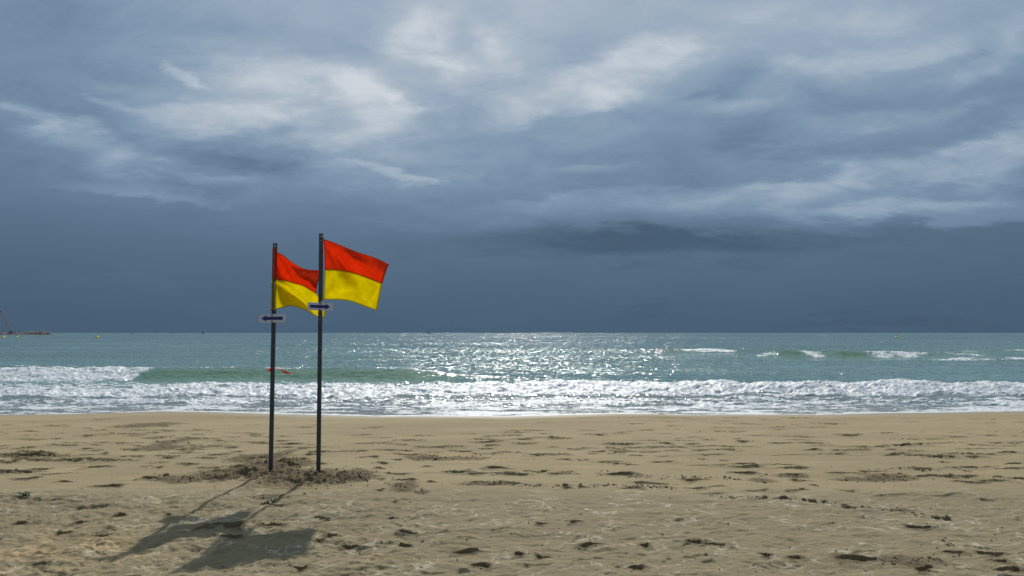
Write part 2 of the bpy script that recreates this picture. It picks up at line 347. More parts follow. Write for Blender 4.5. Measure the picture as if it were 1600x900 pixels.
for px, py, rx, ry, amp in [(156,850,40,7,1.),(30,866,60,12,.9),(110,733,30,3,.6),(205,868,22,5,.8),(90,846,30,6,.5),(590,868,22,5,.8),(760,719,60,3,.6),(660,710,80,2,.5),(910,730,36,2.5,.5),(1010,723,18,3,.5),(1235,735,22,2,.6),(545,706,60,2,.5),(225,745,26,3,.4),(1075,718,30,2,.4),(100,860,170,40,.35)]:
    x, y = ground(px, py); mx = rx / F * y; _, y2 = ground(px, py - ry); my = max(y2 - y, .05)
    DRY = np.maximum(DRY, amp * np.exp(-(((X - x) / mx) ** 2 + ((Y - y) / my) ** 2)))
H += 0.025 * DRY * np.maximum(lumpn, 0) * bf
Zg[sl] += H * np.clip((Y - 3.6) / 1.0, 0, 1)
full_dug_shade = np.zeros_like(Zg); full_dug_shade[sl] = DUG_SHADE; full_dry = np.zeros_like(Zg); full_dry[sl] = DRY
full_wet = sst(Yg - shore(Xg), -1.6, -0.15)
def sand_z(x, y):
    r_ = np.searchsorted(ya, y); uu = x / max(y, 4.5); c_ = np.searchsorted(u, uu)
    return float(Zg[r_, c_])

def sand_material():
    m_, t, b, o = new_mat('sand')
    P = t.node('ShaderNodeNewGeometry').outputs['Position']
    x, y, z = t.xyz(P)
    dug_shade = t.attr('dug_shade'); dry = t.attr('dry'); wet = t.attr('wet')
    big = t.noise(t.v('MULTIPLY', P, (.35, .9, 1)), 0.8, 4, .55)
    med = t.noise(t.v('MULTIPLY', P, (1, 2.6, 1)), 2.2, 5, .6)
    grain = t.noise(P, 120, 3, .7)
    near_ = t.ss(y, 8.4, 7.4)
    c = t.mix(t.ss(big, .35, .65), (.298, .236, .130), (.342, .273, .152))
    c = t.mix(t.m('MULTIPLY', near_, .75), c, t.mix(t.ss(med, .3, .7), (.202, .163, .094), (.265, .214, .124)))
    c = t.mix(t.m('MULTIPLY', t.ss(med, .52, .72), .30), c, (.205, .163, .098))
    # pale swirls of dried salt and shell dust on the foreground strip
    wv = t.v('SUBTRACT', t.noise(P, 1.6, 3, .5, out=1), (.5, .5, .5))
    Pw = t.v('ADD', t.v('MULTIPLY', P, (1, 1.5, 1)), t.v('SCALE', wv, scale=0.9))
    def lines(scale, width, dist):
        n = t.noise(Pw, scale, 2, .45, dist)
        return t.ss(t.m('ABSOLUTE', t.m('SUBTRACT', n, .5)), width, 0.0)
    brk = t.ss(t.noise(P, 1.9, 4, .6), .46, .58)
    sw = t.m('MULTIPLY', t.m('MAXIMUM', t.m('MULTIPLY', lines(1.5, .030, 1.0), 1.3), t.m('MULTIPLY', lines(3.2, .026, 1.2), .9)), brk)
    sw = t.m('MINIMUM', t.m('MULTIPLY', sw, 1.3), 1.0)
    sw = t.m('MULTIPLY', sw, t.m('MULTIPLY', near_, t.ss(t.noise(P, 9, 4, .65), .38, .58)))
    c = t.mix(t.m('MULTIPLY', sw, .68), c, (.55, .48, .36))
    # dug, damp sand is browner and darker, print pits take it as painted shade; dry patches are orange
    c = t.mix(t.m('MULTIPLY', t.ss(t.m('ADD', dug_shade, t.m('MULTIPLY', t.m('SUBTRACT', t.noise(P, 9, 4, .65), .5), 1.1)), .20, .75), .85), c, (.118, .086, .044))
    dm = t.m('MULTIPLY', dry, t.ss(t.noise(P, 14, 4, .65), .42, .62))
    c = t.mix(t.m('MULTIPLY', t.m('MINIMUM', t.m('MULTIPLY', dm, 1.6), 1.0), .8), c, (.52, .355, .175))
    c = t.mix(t.m('MULTIPLY', wet, .45), c, (.20, .165, .105))
    g2 = t.mix(t.ss(grain, .25, .75), (.80, .80, .80), (1.18, 1.18, 1.18))
    mul = t.node('ShaderNodeMix', data_type='RGBA', blend_type='MULTIPLY'); mul.inputs[0].default_value = 1
    t.put(mul.inputs[6], c); t.put(mul.inputs[7], g2)
    # specks of dark grit and shell
    vo = t.node('ShaderNodeTexVoronoi'); t.put(vo.inputs['Vector'], P); vo.inputs['Scale'].default_value = 22
    spk = t.m('MULTIPLY', t.ss(vo.outputs['Distance'], .10, .05), t.ss(t.noise(P, 1.3, 3, .6), .52, .60))
    c = t.mix(t.m('MULTIPLY', spk, .7), mul.outputs[2], (.07, .055, .035))
    t.put(b.inputs['Base Color'], c)
    t.put(b.inputs['Roughness'], t.m('SUBTRACT', .95, t.m('MULTIPLY', wet, .5)))
    b.inputs['Specular IOR Level'].default_value = .25
    bp = t.node('ShaderNodeBump'); bp.inputs['Distance'].default_value = .012; bp.inputs['Strength'].default_value = .55
    hgt = t.m('ADD', t.m('ADD', t.noise(P, 28, 5, .65), t.m('MULTIPLY', t.noise(t.v('MULTIPLY', P, (1, 2, 1)), 7, 4, .6), 1.6)), t.m('MULTIPLY', grain, .3))
    t.put(bp.inputs['Height'], hgt); t.put(b.inputs['Normal'], bp.outputs[0])
    return m_
SAND = sand_material()
tag(grid_mesh('beach', Xg, Yg, Zg, SAND, dict(dug_shade=full_dug_shade, dry=full_dry, wet=full_wet)), kind='structure')

# ------------------------------------------------------------------ sea
us = ucols(1120, 0.83)
yb = np.concatenate([1 / np.linspace(1 / 18.6, 1 / 62.0, 470), 1 / np.linspace(1 / 62.0, 1 / 900., 150)[1:], np.geomspace(900, 42000, 16)[1:]])
YS = np.repeat(yb[:, None], len(us), 1); XS = us[None, :] * YS
warpx = 0.9 * fbm(XS * 0.12, YS * 0.02, 3, seed=61)
def wave(y0, amp, front, back):
    d = YS - y0
    f_ = np.where(d < 0, np.exp(-(np.abs(d) / front) ** 2.2), np.exp(-(np.abs(d) / back) ** 1.6))
    return amp * f_
def px2x(px, y): return (px - 800) / F * y
def span(x, a, b, sa, sb): return sst(x, a - sa, a + sa) * (1 - sst(x, b - sb, b + sb))
Zs = np.zeros_like(XS); FO = np.zeros_like(XS); TINT = np.zeros_like(XS)
# open-water swell
sw = 0.07 * np.sin(YS / 2.2 + 1.6 * fbm(XS * .04, YS * .03, 2, seed=3)) * (0.4 + fbm(XS * .05, YS * .06, 2, seed=9)) + 0.06 * fbm(XS * .15, YS * .5, 3, seed=12) * sst(YS, 30, 40)
sw2 = 0.22 * np.sin(YS / 6.0 + 2.5 * fbm(XS * .01, YS * .01, 2, seed=5)) * np.clip(fbm(XS * .02, YS * .03, 2, seed=19) + .3, 0, 1)
Zs += sw * sst(YS, 33, 45) * (1 - sst(YS, 250, 500)) + sw2 * sst(YS, 50, 70) * (1 - sst(YS, 400, 900))
# W1 green breaking wave
y1 = 36.0 + warpx * .5
A1 = 0.50 * span(XS, -60, px2x(690, 36), 5, 2.6) * (1 + .12 * fbm(XS * .3, XS * 0, 2, seed=77)) + .10 * span(XS, px2x(690, 36), px2x(860, 36), 2, 4)
w1 = wave(y1, A1 * 1.12, 1.9, 4.5); Zs += w1
brk = 1 - sst(XS, px2x(235, 36), px2x(262, 36))          # already broken at the left
FO = np.maximum(FO, brk * np.exp(-(((YS - y1 + 1.2) / 2.6) ** 2)) * 1.25)
FO = np.maximum(FO, 0.66 * np.exp(-((YS - y1 - .15) / .35) ** 2) * span(XS, -22, px2x(790, 36), 1, 1))
FO = np.maximum(FO, 0.9 * np.exp(-((YS - y1) / .7) ** 2) * span(XS, px2x(640, 36), px2x(790, 36), 1, 1.5))
TINT = np.maximum(TINT, (1 - brk) * np.clip(A1 / .3, 0, 1) * np.exp(-(np.abs((YS - y1 + 1.3) / 1.9) ** 3)))
y1b = 43 + warpx; A1b = .22 * span(XS, -60, px2x(300, 43), 4, 6); Zs += wave(y1b, A1b, 2.2, 4); TINT = np.maximum(TINT, .8 * A1b / .22 * np.exp(-((YS - y1b + 1.3) / 1.6) ** 2))
FO = np.maximum(FO, .62 * np.exp(-((YS - y1b) / .5) ** 2) * span(XS, -60, px2x(330, 43), 1, 3))
# B1 tumbling bore right across
mr = sst(XS, px2x(560, 28), px2x(800, 28))
FO *= 1 - .18 * sst(fbm(XS * .6, YS * 1.1, 3, seed=88), -.1, .5)
y2 = 27.6 + warpx * .5 + .5 * fbm(XS * .45, XS * 0, 2, seed=30) + .8 * mr
A2 = (.13 + .20 * mr) * (1 + .45 * fbm(XS * .28, XS * 0, 3, seed=70))
Zs += wave(y2, A2, 1.3, 2.6 + 1.0 * (1 - mr))
FO = np.maximum(FO, 1.42 * np.where(YS < y2, np.exp(-(np.abs(YS - y2) / 2.3) ** 4), np.exp(-(np.abs(YS - y2) / (1.0 + 4.8 * (1 - mr))) ** 4) * (.62 + .38 * mr)))
# B2 small inner bore
y3 = 23.4 + .6 * fbm(XS * .25, XS * 0, 3, seed=41); A3 = .07 * np.clip(.8 + 1.4 * fbm(XS * .12, XS * 0, 2, seed=47), .1, 1.4)
Zs += wave(y3, A3, .5, 1.0)
FO = np.maximum(FO, np.clip(A3 / .07, 0, 1.1) * .95 * np.exp(-(np.abs(YS - y3 + .1) / .75) ** 2))
# wash
bs = base_sand(XS[:300], YS[:300]); dep = np.full_like(XS, 5.0); dep[:300] = SEA + Zs[:300] - bs
wsh = (YS < 25.5)
FO = np.maximum(FO, (.74 + .24 * fbm(XS * .16, YS * 1.0, 3, seed=90)) * (1 - sst(YS, 24.5, 27)))
FO = np.maximum(FO, 1.15 * (1 - sst(dep, .008, .035)))
# outer breakers at the right
for (pa, pb, yy, am, fo, s0, s1) in [(1190, 1520, 70, .48, 1.12, 2, 12), (1015, 1165, 84, .36, .80, 4, 4), (1420, 1700, 60, .20, .85, 8, 3), (1460, 1700, 78, .35, .55, 4, 3), (1170, 1300, 90, .3, .45, 4, 6), (500, 640, 66, .22, .35, 4, 8), (420, 560, 120, .3, .42, 6, 8)]:
    yc = yy + warpx; xa, xb = px2x(pa, yy), px2x(pb, yy); sp = span(XS, xa, xb, s0, s1)
    Zs += wave(yc, am * sp * (1 + .3 * fbm(XS * .2, XS * 0, 2, seed=pa)), 1.9, 4.5)
    FO = np.maximum(FO, fo * sp * np.clip(1.0 + .6 * fbm(XS * .22, XS * 0, 2, seed=pa + 3), 0, 1.1) * np.where(YS < yc, np.exp(-(np.abs(YS - yc) / 3.0) ** 3), np.exp(-(np.abs(YS - yc) / 3.4) ** 2)) * (1 + .45 * fbm(XS * .5, YS * .5, 3, seed=pb)))
    TINT = np.maximum(TINT, .9 * sp * np.exp(-((YS - yc + 1.5) / 1.7) ** 2))
for pc, w_ in ((1225, 22), (1310, 34)):                   # glassy unbroken shoulders in that breaker
    k = np.exp(-((XS - px2x(pc, 70)) / (w_ / F * 70)) ** 4) * np.exp(-((YS - 69.5) / 5) ** 4)
    FO *= 1 - .95 * k; Zs += .12 * k * wave(70 + warpx, 1, 2, 4); TINT = np.maximum(TINT, k)
FO = FO * (1 + .42 * fbm(XS * .35, YS * 1.1, 5, r=.65, seed=133)) 
# lumpy foam relief
fl = np.clip(FO, 0, 1) * sst(YS, 20.6, 25) * (1 - sst(YS, 120, 200))
lump = fbm(XS * 1.2, YS * 1.5, 6, r=.60, seed=101)
Zs += fl * (.075 * lump + .06 * np.abs(fbm(XS * 2.2, YS * 2.6, 4, r=.6, seed=55)) + .07 * fbm(XS * .45, YS * .5, 2, seed=56))
Zs += .018 * fbm(XS * .9, YS * 2.4, 3, seed=58) * (1 - sst(YS, 60, 120)) * sst(YS, 20.5, 23)
ZZ = SEA + Zs

def sea_material():
    m_, t, b, o = new_mat('sea_water')
    P = t.node('ShaderNodeNewGeometry').outputs['Position']; N = t.node('ShaderNodeNewGeometry').outputs['Normal']
    x, y, z = t.xyz(P)
    foam = t.attr('foam'); backlight_tint = t.attr('backlight_tint'); dep = t.attr('depth')
    ly = t.m('LOGARITHM', t.m('MAXIMUM', y, 1.0), math.e)
    # ripple slopes: ripples lengthen away from the shore
    pr = t.comb(t.m('DIVIDE', x, t.m('POWER', t.m('MULTIPLY', y, .02), .75)), t.m('MULTIPLY', ly, 55.0), 0)
    n1 = t.v('SUBTRACT', t.noise(t.v('MULTIPLY', pr, (1.3, 1.0, 1)), 3.2, 5, .72, out=1), (.5, .5, .5))
    n2 = t.v('SUBTRACT', t.noise(t.v('MULTIPLY', P, (.8, 2.0, 1)), 1.1, 4, .6, out=1), (.5, .5, .5))
    # patches of wind
    wind = t.noise(t.comb(t.m('MULTIPLY', x, .007), t.m('MULTIPLY', ly, 7.5), 0), 1.0, 3, .55)
    k = t.m('ADD', t.m('ADD', .42, t.m('MULTIPLY', t.ss(wind, .42, .58), .72)), t.m('MULTIPLY', t.m('MULTIPLY', t.ss(y, 52, 60), t.ss(y, 105, 88)), .30))
    sl_ = t.v('ADD', t.v('SCALE', n1, scale=t.m('MULTIPLY', t.m('MULTIPLY', k, 2.75), t.m('SUBTRACT', 1.0, t.m('MULTIPLY', backlight_tint, .75)))), t.v('SCALE', n2, scale=t.m('SUBTRACT', .8, t.m('MULTIPLY', backlight_tint, .5))))
    sl_ = t.v('MULTIPLY', t.v('SCALE', sl_, scale=t.ss(y, 25, 38, .30, 1.0)), (1.05, 1.15, 0))
    nrm = t.v('NORMALIZE', t.v('ADD', N, sl_))
    # colour
    cn = t.noise(t.comb(t.m('MULTIPLY', x, .03), t.m('MULTIPLY', ly, 9.0), 0), 1, 4, .55)
    deep = t.mix(t.ss(cn, .35, .65), (.142, .250, .230), (.182, .308, .280))
    c = t.mix(t.m('MULTIPLY', backlight_tint, .95), deep, (.070, .165, .080))  # sunlight coming through the wave faces, painted in as green base colour
    c = t.mix(t.ss(y, 33, 25, 0, .85), c, (.165, .190, .180))
    c = t.mix(t.ss(dep, .14, .02, 0, .8), c, (.24, .22, .17))
    # foam: fine broken pattern inside the foam density
    Pf = t.v('ADD', t.v('MULTIPLY', P, (.42, 1, 1)), t.v('SCALE', t.v('SUBTRACT', t.noise(P, 1.5, 2, .5, out=1), (.5, .5, .5)), scale=.8))
    f1 = t.noise(Pf, 1.7, 7, .66)
    f2 = t.noise(Pf, 9.0, 3, .6)
    web = t.m('SUBTRACT', 1.0, t.m('MULTIPLY', t.m('ABSOLUTE', t.m('SUBTRACT', t.noise(Pf, 2.6, 3, .6), .5)), 7.0))
    fn = t.m('ADD', t.m('MULTIPLY', f1, .62), t.m('ADD', t.m('MULTIPLY', f2, .18), t.m('MULTIPLY', t.m('MAXIMUM', web, 0.0), .20)))
    thr = t.m('SUBTRACT', .87, t.m('MULTIPLY', foam, .49))
    mask = t.m('MULTIPLY', t.ss(t.m('SUBTRACT', fn, thr), -.05, .09), t.ss(foam, .02, .15))
    c = t.mix(mask, c, t.mix(t.ss(f2, .3, .7), (.46, .49, .51), (.84, .85, .85)))
    t.put(b.inputs['Base Color'], c)
    t.put(b.inputs['Roughness'], t.m('ADD', .10, t.m('MULTIPLY', mask, .40)))
    b.inputs['IOR'].default_value = 1.33
    bp = t.node('ShaderNodeBump'); bp.inputs['Distance'].default_value = .055; bp.inputs['Strength'].default_value = 1.0
    t.put(bp.inputs['Height'], t.m('MULTIPLY', t.m('ADD', f1, t.m('ADD', t.m('MULTIPLY', f2, .45), t.m('MULTIPLY', t.noise(P, 4.0, 4, .7), .7))), mask)); t.put(bp.inputs['Normal'], N)
    mixn = t.node('ShaderNodeMix', data_type='VECTOR'); t.put(mixn.inputs[0], t.m('MULTIPLY', mask, .75)); t.put(mixn.inputs[4], nrm); t.put(mixn.inputs[5], bp.outputs[0])
    t.put(b.inputs['Normal'], t.v('NORMALIZE', mixn.outputs[1]))
    return m_
tag(grid_mesh('sea', XS, YS, ZZ, sea_material(), dict(foam=FO, backlight_tint=TINT, depth=dep)), kind='structure')

# ------------------------------------------------------------------ materials for the things
def cloth(name, c, tr):
    m_, t, b, o = new_mat(name)
    P = t.node('ShaderNodeTexCoord').outputs['Object']
    n = t.noise(P, 14, 4, .6); w = t.noise(t.v('MULTIPLY', P, (1, 1, 1)), 260, 2, .5)
    cc = t.mix(t.ss(n, .3, .7), tuple(k * .90 for k in c), c)
    d = t.node('ShaderNodeBsdfDiffuse'); t.put(d.inputs[0], cc)
    tl = t.node('ShaderNodeBsdfTranslucent'); t.put(tl.inputs[0], t.mix(t.m('MULTIPLY', t.attr('hem'), .62), t.mix(t.ss(n, .3, .7), tuple(k * .90 for k in tr), tr), tuple(k * .30 for k in tr)))
    mx = t.node('ShaderNodeMixShader'); mx.inputs[0].default_value = .68
    t.l.new(d.outputs[0], mx.inputs[1]); t.l.new(tl.outputs[0], mx.inputs[2])
    bp = t.node('ShaderNodeBump'); bp.inputs['Strength'].default_value = .2; bp.inputs['Distance'].default_value = .002
    t.put(bp.inputs['Height'], w); t.l.new(bp.outputs[0], d.inputs['Normal'])
    t.l.new(mx.outputs[0], o.inputs[0]); return m_
RED = cloth('red_cloth', (.70, .095, .025), (.99, .175, .040))
YEL = cloth('yellow_cloth', (.72, .58, .006), (.98, .87, .008))
STEEL = plain('dark_steel', (.060, .066, .074), .5, .35, .25, 9, .15)
CAPM = plain('galvanised_end', (.30, .31, .31), .5, .4, .3, 40)
BOLT = plain('black_bolt', (.02, .02, .022), .5, .3)
PLATE = plain('white_sign_paint', (.57, .60, .66), .5, 0, .06, 8)
NAVY = plain('navy_vinyl', (.012, .014, .14), .45, 0, .1, 30)
PVC = plain('grey_plastic_tube', (.24, .23, .215), .5, 0, .12, 12)
CORD = plain('pale_cord', (.50, .46, .38), .9)
RIB = cloth('red_ribbon', (.45, .035, .02), (.60, .06, .03))

# ------------------------------------------------------------------ flags
def curve(pts, n):
    """px outline points -> n evenly spaced samples (smoothed)"""
    p = np.array(pts, float); s = np.concatenate([[0], np.cumsum(np.hypot(*(p[1:] - p[:-1]).T))]); s /= s[-1]
    t = np.linspace(0, 1, n); out = np.stack([np.interp(t, s, p[:, 0]), np.interp(t, s, p[:, 1])], -1)
    for _ in range(max(2, n // 18)): out[1:-1] = (out[:-2] + 2 * out[1:-1] + out[2:]) / 4
    return out
def flag_panels(top, mid, bot, Yp, fold, root, skew=0.0):
    nu, nv = 90, 44
    T, M_, B_ = curve(top, nu), curve(mid, nu), curve(bot, nu)
    objs = []
    for name, v0, v1, mat in (('red_half', 0, 1, RED), ('yellow_half', 1, 2, YEL)):
        P = np.zeros((nv, nu, 3))
        for j in range(nv):
            v = v0 + (v1 - v0) * j / (nv - 1)
            L = ((v - 1) * (v - 2) / 2) * T + (-v * (v - 2)) * M_ + (v * (v - 1) / 2) * B_
            for i in range(nu):
                uu = i / (nu - 1); L[i, 0] += skew * uu ** 5 * math.sin(math.pi * max(0, v - 1)) ; Yd = Yp + 1.35 * fold(uu, v / 2)
                P[j, i] = at(L[i, 0], L[i, 1], Yd)
        ui = np.linspace(0, 1, nu)[None, :] * np.ones((nv, 1)); vj = np.linspace(v0, v1, nv)[:, None] * np.ones((1, nu))
        hem = np.maximum.reduce([ui > .975, ui < .02, vj < .045, vj > 1.955, np.abs(vj - 1) < .03]).astype(float)
        o = grid_mesh(name, P[..., 0], P[..., 1], P[..., 2], mat, dict(hem=hem))
        sm = o.modifiers.new('thickness', 'SOLIDIFY'); sm.thickness = .0015; sm.offset = 0
        objs.append(o)
    # the red half is the flag's upper cloth; both are children of one flag empty under the pole
    f = bpy.data.objects.new('flag', None); col.objects.link(f); f.parent = root; f.location = (0, 0, 0)
    for o in objs: o.parent = f
    # hem round the outside
    return f, (T, M_, B_)
def place_root(name, base):
    r_ = empty(name, (0, 0, 0)); r_.location = base; return r_
def adopt(root, o):                                     # parent keeping world place (roots have no rotation)
    o.parent = root; o.location = Vector(o.location) - root.location
def square_bar(name, a, b_, w, mat, parent, n_bev=0.12):
    a, b_ = Vector(a), Vector(b_); d = b_ - a; bm = bmesh.new()
    box(bm, (0, 0, d.length / 2), (w, w, d.length))
    bmesh.ops.bevel(bm, geom=[e for e in bm.edges if abs((e.verts[0].co - e.verts[1].co).z) > .01], offset=w * n_bev, segments=2, affect='EDGES')
    bm.transform(Matrix.Translation(a) @ d.to_track_quat('Z', 'Y').to_matrix().to_4x4())
    return link(name, bm, mat, parent)
def sign(root, cx, cy, w_px, h_px, tilt, Yp, left):
    c = at(cx, cy, Yp - .05) - root.location; w, h = w_px / F * Yp, h_px / F * Yp
    Rm = Matrix.Translation(c) @ Matrix.Rotation(R(tilt), 4, 'Y')
    bm = bmesh.new(); box(bm, (0, 0, 0), (w, .012, h)); bmesh.ops.bevel(bm, geom=[e for e in bm.edges if abs((e.verts[0].co - e.verts[1].co).y) > .005], offset=.006, segments=2, affect='EDGES')
    bm.transform(Rm); s_ = link('direction_sign', bm, PLATE, root)
    hw, bh, hh = w * .40, h * .19, h * .40
    pts = [(-hw, -bh), (hw - hh * 1.35, -bh), (hw - hh * 1.6, -hh), (hw, 0), (hw - hh * 1.6, hh), (hw - hh * 1.35, bh), (-hw, bh)]
    if left: pts = [(-a, b_) for a, b_ in pts][::-1]
    bm = bmesh.new(); v0 = [bm.verts.new((a, -.0085, b_)) for a, b_ in pts]; f = bm.faces.new(v0)
    r_ = bmesh.ops.extrude_face_region(bm, geom=[f]); bmesh.ops.translate(bm, verts=[v for v in r_['geom'] if isinstance(v, bmesh.types.BMVert)], vec=(0, .004, 0))
    bmesh.ops.recalc_face_normals(bm, faces=bm.faces); bm.transform(Rm); link('arrow', bm, NAVY, s_)
    for k in (-1, 1):
        bm = bmesh.new(); tube(bm, [(0, -.006, k * h * .36), (0, -.014, k * h * .36)], .0095, 10); bm.transform(Rm); link('bolt', bm, BOLT, s_)
    bm = bmesh.new(); box(bm, (0, .022, 0), (.075, .03, h * .6)); bm.transform(Rm); link('clamp', bm, BOLT, s_)
    return s_
PW = .048
YL, YR = 9.05, 8.85
def flag_station(name, label, base_px, top_px, Yp):
    a = at(*base_px, Yp); b_ = at(*top_px, Yp)
    root = place_root(name, (a.x, Yp, sand_z(a.x, Yp)))
    foot = a + (a - b_).normalized() * .35
    square_bar('pole', foot - root.location, b_ - root.location, PW, STEEL, root)
    tag(root, label, 'flag', 'lifeguard flags on the beach')
    bm = bmesh.new(); d = (b_ - a).normalized(); box(bm, b_ - root.location + d * .006, (PW * .98, PW * .98, .012)); link('end_cap', bm, CAPM, root)
    return root, a, b_
# right station -------------------------------------------------
rt, ra, rb = flag_station('beach_flag', 'taller nearer post with red and yellow flag fully spread, arrow sign pointing right', (497.5, 741), (502, 366), YR)
def step_band(u_, v_, a, b_, amp, w, ends):
    ax, ay = b_[0] - a[0], (b_[1] - a[1]) * .8; L_ = math.hypot(ax, ay); ax /= L_; ay /= L_
    dx, dy = u_ - a[0], (v_ - a[1]) * .8; s_ = (dx * ax + dy * ay) / L_; c = -dx * ay + dy * ax
    env = math.sin(math.pi * min(1, max(0, s_))) ** .6 if 0 < s_ < 1 else 0
    t_ = min(1, max(0, (c / w + 1) / 2)); t_ = t_ * t_ * (3 - 2 * t_)
    return amp * env * (t_ - 1.0 if c < 0 else t_ - 1 + 0) * math.exp(-(c / (w * 4)) ** 2) + amp * env * math.exp(-max(c, 0) / (w * 2.2)) * (1 if c > 0 else t_) * .6
def fold_r(u_, v_):
    th = math.atan2(v_ * .8 + .02, u_ + .05); r_ = math.hypot(u_, v_ * .8)
    z_ = .030 * math.sin(th * 9.0 + 2.2 * r_) * min(1, r_ * 2.2) * (1 - .45 * v_)
    z_ += .05 * math.sin(u_ * 4.2 - v_ * 2.0 + .6) * u_ + .016 * math.sin(u_ * 15 - v_ * 9) * (1 - v_) * min(1, u_ * 4)
    z_ += .012 * math.sin(u_ * 22 + v_ * 16) * max(0, .5 - u_) * v_ * 1.5
    z_ += step_band(u_, v_, (.04, .0), (.98, .52), .050, .075, 1.2) + step_band(u_, v_, (.0, .02), (.28, .55), .030, .05, 1.5) + step_band(u_, v_, (.02, .0), (.62, .62), .028, .045, 1.5)
    z_ += step_band(u_, v_, (.05, .95), (.6, .80), .03, .08, 1.0) + step_band(u_, v_, (.90, .95), (.97, .62), .03, .06, 1.0)
    return z_ - .06 * u_
f_r, oc = flag_panels([(505.4, 373), (522, 379), (541, 387), (560, 394.5), (579, 400), (594, 406), (607.7, 413)],
    [(507.2, 421.4), (522, 421.6), (541, 424), (560, 429), (579, 436), (597.5, 443.5)],
    [(505, 468.3), (522, 468.3), (541, 469.3), (554, 472.7), (569, 478.6), (589.5, 485.3)], YR, fold_r, rt)
f_r.location = -rt.location
def cord(root, name, pts, r=.003, mat=None):
    bm = bmesh.new(); tube(bm, [Vector(p) - root.location for p in pts], r, 6); return link(name, bm, mat or CORD, root)
cord(rt, 'tie_cord', [rb + Vector((.0, -.03, -.03)), at(505.4, 373, YR)], .004)
cord(rt, 'tie_cord', [at(505, 468.3, YR), at(503, 471, YR - .02), at(500.5, 474, YR - .03)], .006)
cord(rt, 'halyard', [at(505.0, 374, YR), at(504.8, 400, YR), at(505.6, 435, YR), at(506.4, 455, YR), at(504.6, 468.3, YR)], .003)
sign(rt, 500.3, 479.0, 39.5, 12.2, 2.0, YR, False)
for py, w_ in ((369.5, 2), (376, 2)):
    bm = bmesh.new(); p = at(502, py, YR - PW / 2) - rt.location; tube(bm, [p, p + Vector((0, -.008, 0))], .009, 10); link('bolt', bm, CAPM, rt)
bm = bmesh.new(); p = at(503.9, 369.5, YR - PW / 2) - rt.location; bmesh.ops.create_uvsphere(bm, u_segments=10, v_segments=6, radius=.013, matrix=Matrix.Translation(p)); link('eye_bolt', bm, CAPM, rt)
# left station --------------------------------------------------
lt, la, lb = flag_station('beach_flag', 'shorter post whose red and yellow flag passes behind the other post, arrow sign pointing left', (423, 738), (430, 381), YL)
def fold_l(u_, v_):
    th = math.atan2(v_ * .85 + .02, u_ + .03); r_ = math.hypot(u_, v_ * .85)
    z_ = .060 * math.sin(th * 6.5 + 3.2 * r_ - .9) * min(1, r_ * 1.8)
    z_ += .045 * math.sin(u_ * 5.5 - v_ * 3.4 + 1.0) * min(1, u_ * 2)
    z_ += .015 * math.sin(u_ * 15 + v_ * 7) * u_
    z_ += step_band(u_, v_, (.0, .0), (1.05, .66), .105, .085, 1.0) + step_band(u_, v_, (.0, .55), (.98, .98), .085, .055, 1.0) + step_band(u_, v_, (.70, .25), (1.0, .45), .05, .05, 1.0)
    return z_ + .10 * u_
f_l, oc = flag_panels([(431.5, 393), (443, 399), (452.3, 406.6), (461.8, 413.3), (473, 419.3), (484.4, 421.8), (505.5, 422.3)],
    [(430.8, 436.9), (446.6, 438.7), (461.8, 443), (473, 446), (484.4, 452.5), (494.5, 458.6)],
    [(430.4, 483.3), (443, 480.3), (454, 477.5), (465.5, 480.3), (476.9, 484.3), (488, 490.7), (497.6, 495.8), (507, 496.5)], YL, fold_l, lt, 9.0)
f_l.location = -lt.location
# cloth sleeve wrapped round the post on the camera side's left, and a plastic batten beside it
def sleeve(name, pya, pyb, mat):
    bm = bmesh.new(); rings = []
    for k in range(9):
        py = pya + (pyb - pya) * k / 8; px0 = 430 - (py - 381) * 7 / 357; c = at(px0 - .6, py, YL) - lt.location
        ring = []
        for j in range(11):
            a = math.pi * (.95 - 1.35 * j / 10) - math.pi * .60
            rr = .034 + .002 * math.sin(k * 2.1 + j)
            ring.append(bm.verts.new(c + Vector((-abs(math.cos(a)) * rr if j < 8 else .0 - rr * .2, math.sin(a) * rr * 1.05, 0))))
        rings.append(ring)
    for k in range(8):
        for j in range(10): bm.faces.new((rings[k][j], rings[k][j + 1], rings[k + 1][j + 1], rings[k + 1][j]))
    return link(name, bm, mat, lt, True)
def wrap(name, pya, pyb, w, mat):
    a_, b_ = at(430 - (pya - 381) * 7 / 357 - .2, pya, YL) - lt.location, at(430 - (pyb - 381) * 7 / 357 - .2, pyb, YL) - lt.location
    return square_bar(name, b_, a_, w, mat, lt, .25)
SLV = plain('red_sleeve_cloth', (.42, .030, .015), .9, 0, .2, 20)
sl1 = wrap('sleeve', 388, 436, .056, SLV); sl2 = sleeve('sleeve', 436.1, 485, YEL)
bm = bmesh.new(); tube(bm, [at(429.2, 440, YL - .036) - lt.location, at(428.6, 486, YL - .036) - lt.location], .011, 10); link('batten', bm, PVC, lt, True)
bm = bmesh.new(); tube(bm, [at(428.2, 484.5, YL) - lt.location + Vector((0, 0, -.012)), at(428.2, 486.5, YL) - lt.location + Vector((0, 0, .012))], .047, 12); link('clip', bm, BOLT, lt, True)
sign(lt, 425.3, 497.4, 41.5, 13.0, -.6, YL, True)
for py in (384.5,):
    bm = bmesh.new(); p = at(429.9, py, YL - PW / 2) - lt.location; tube(bm, [p, p + Vector((0, -.008, 0))], .014, 10); link('bolt', bm, CAPM, lt)

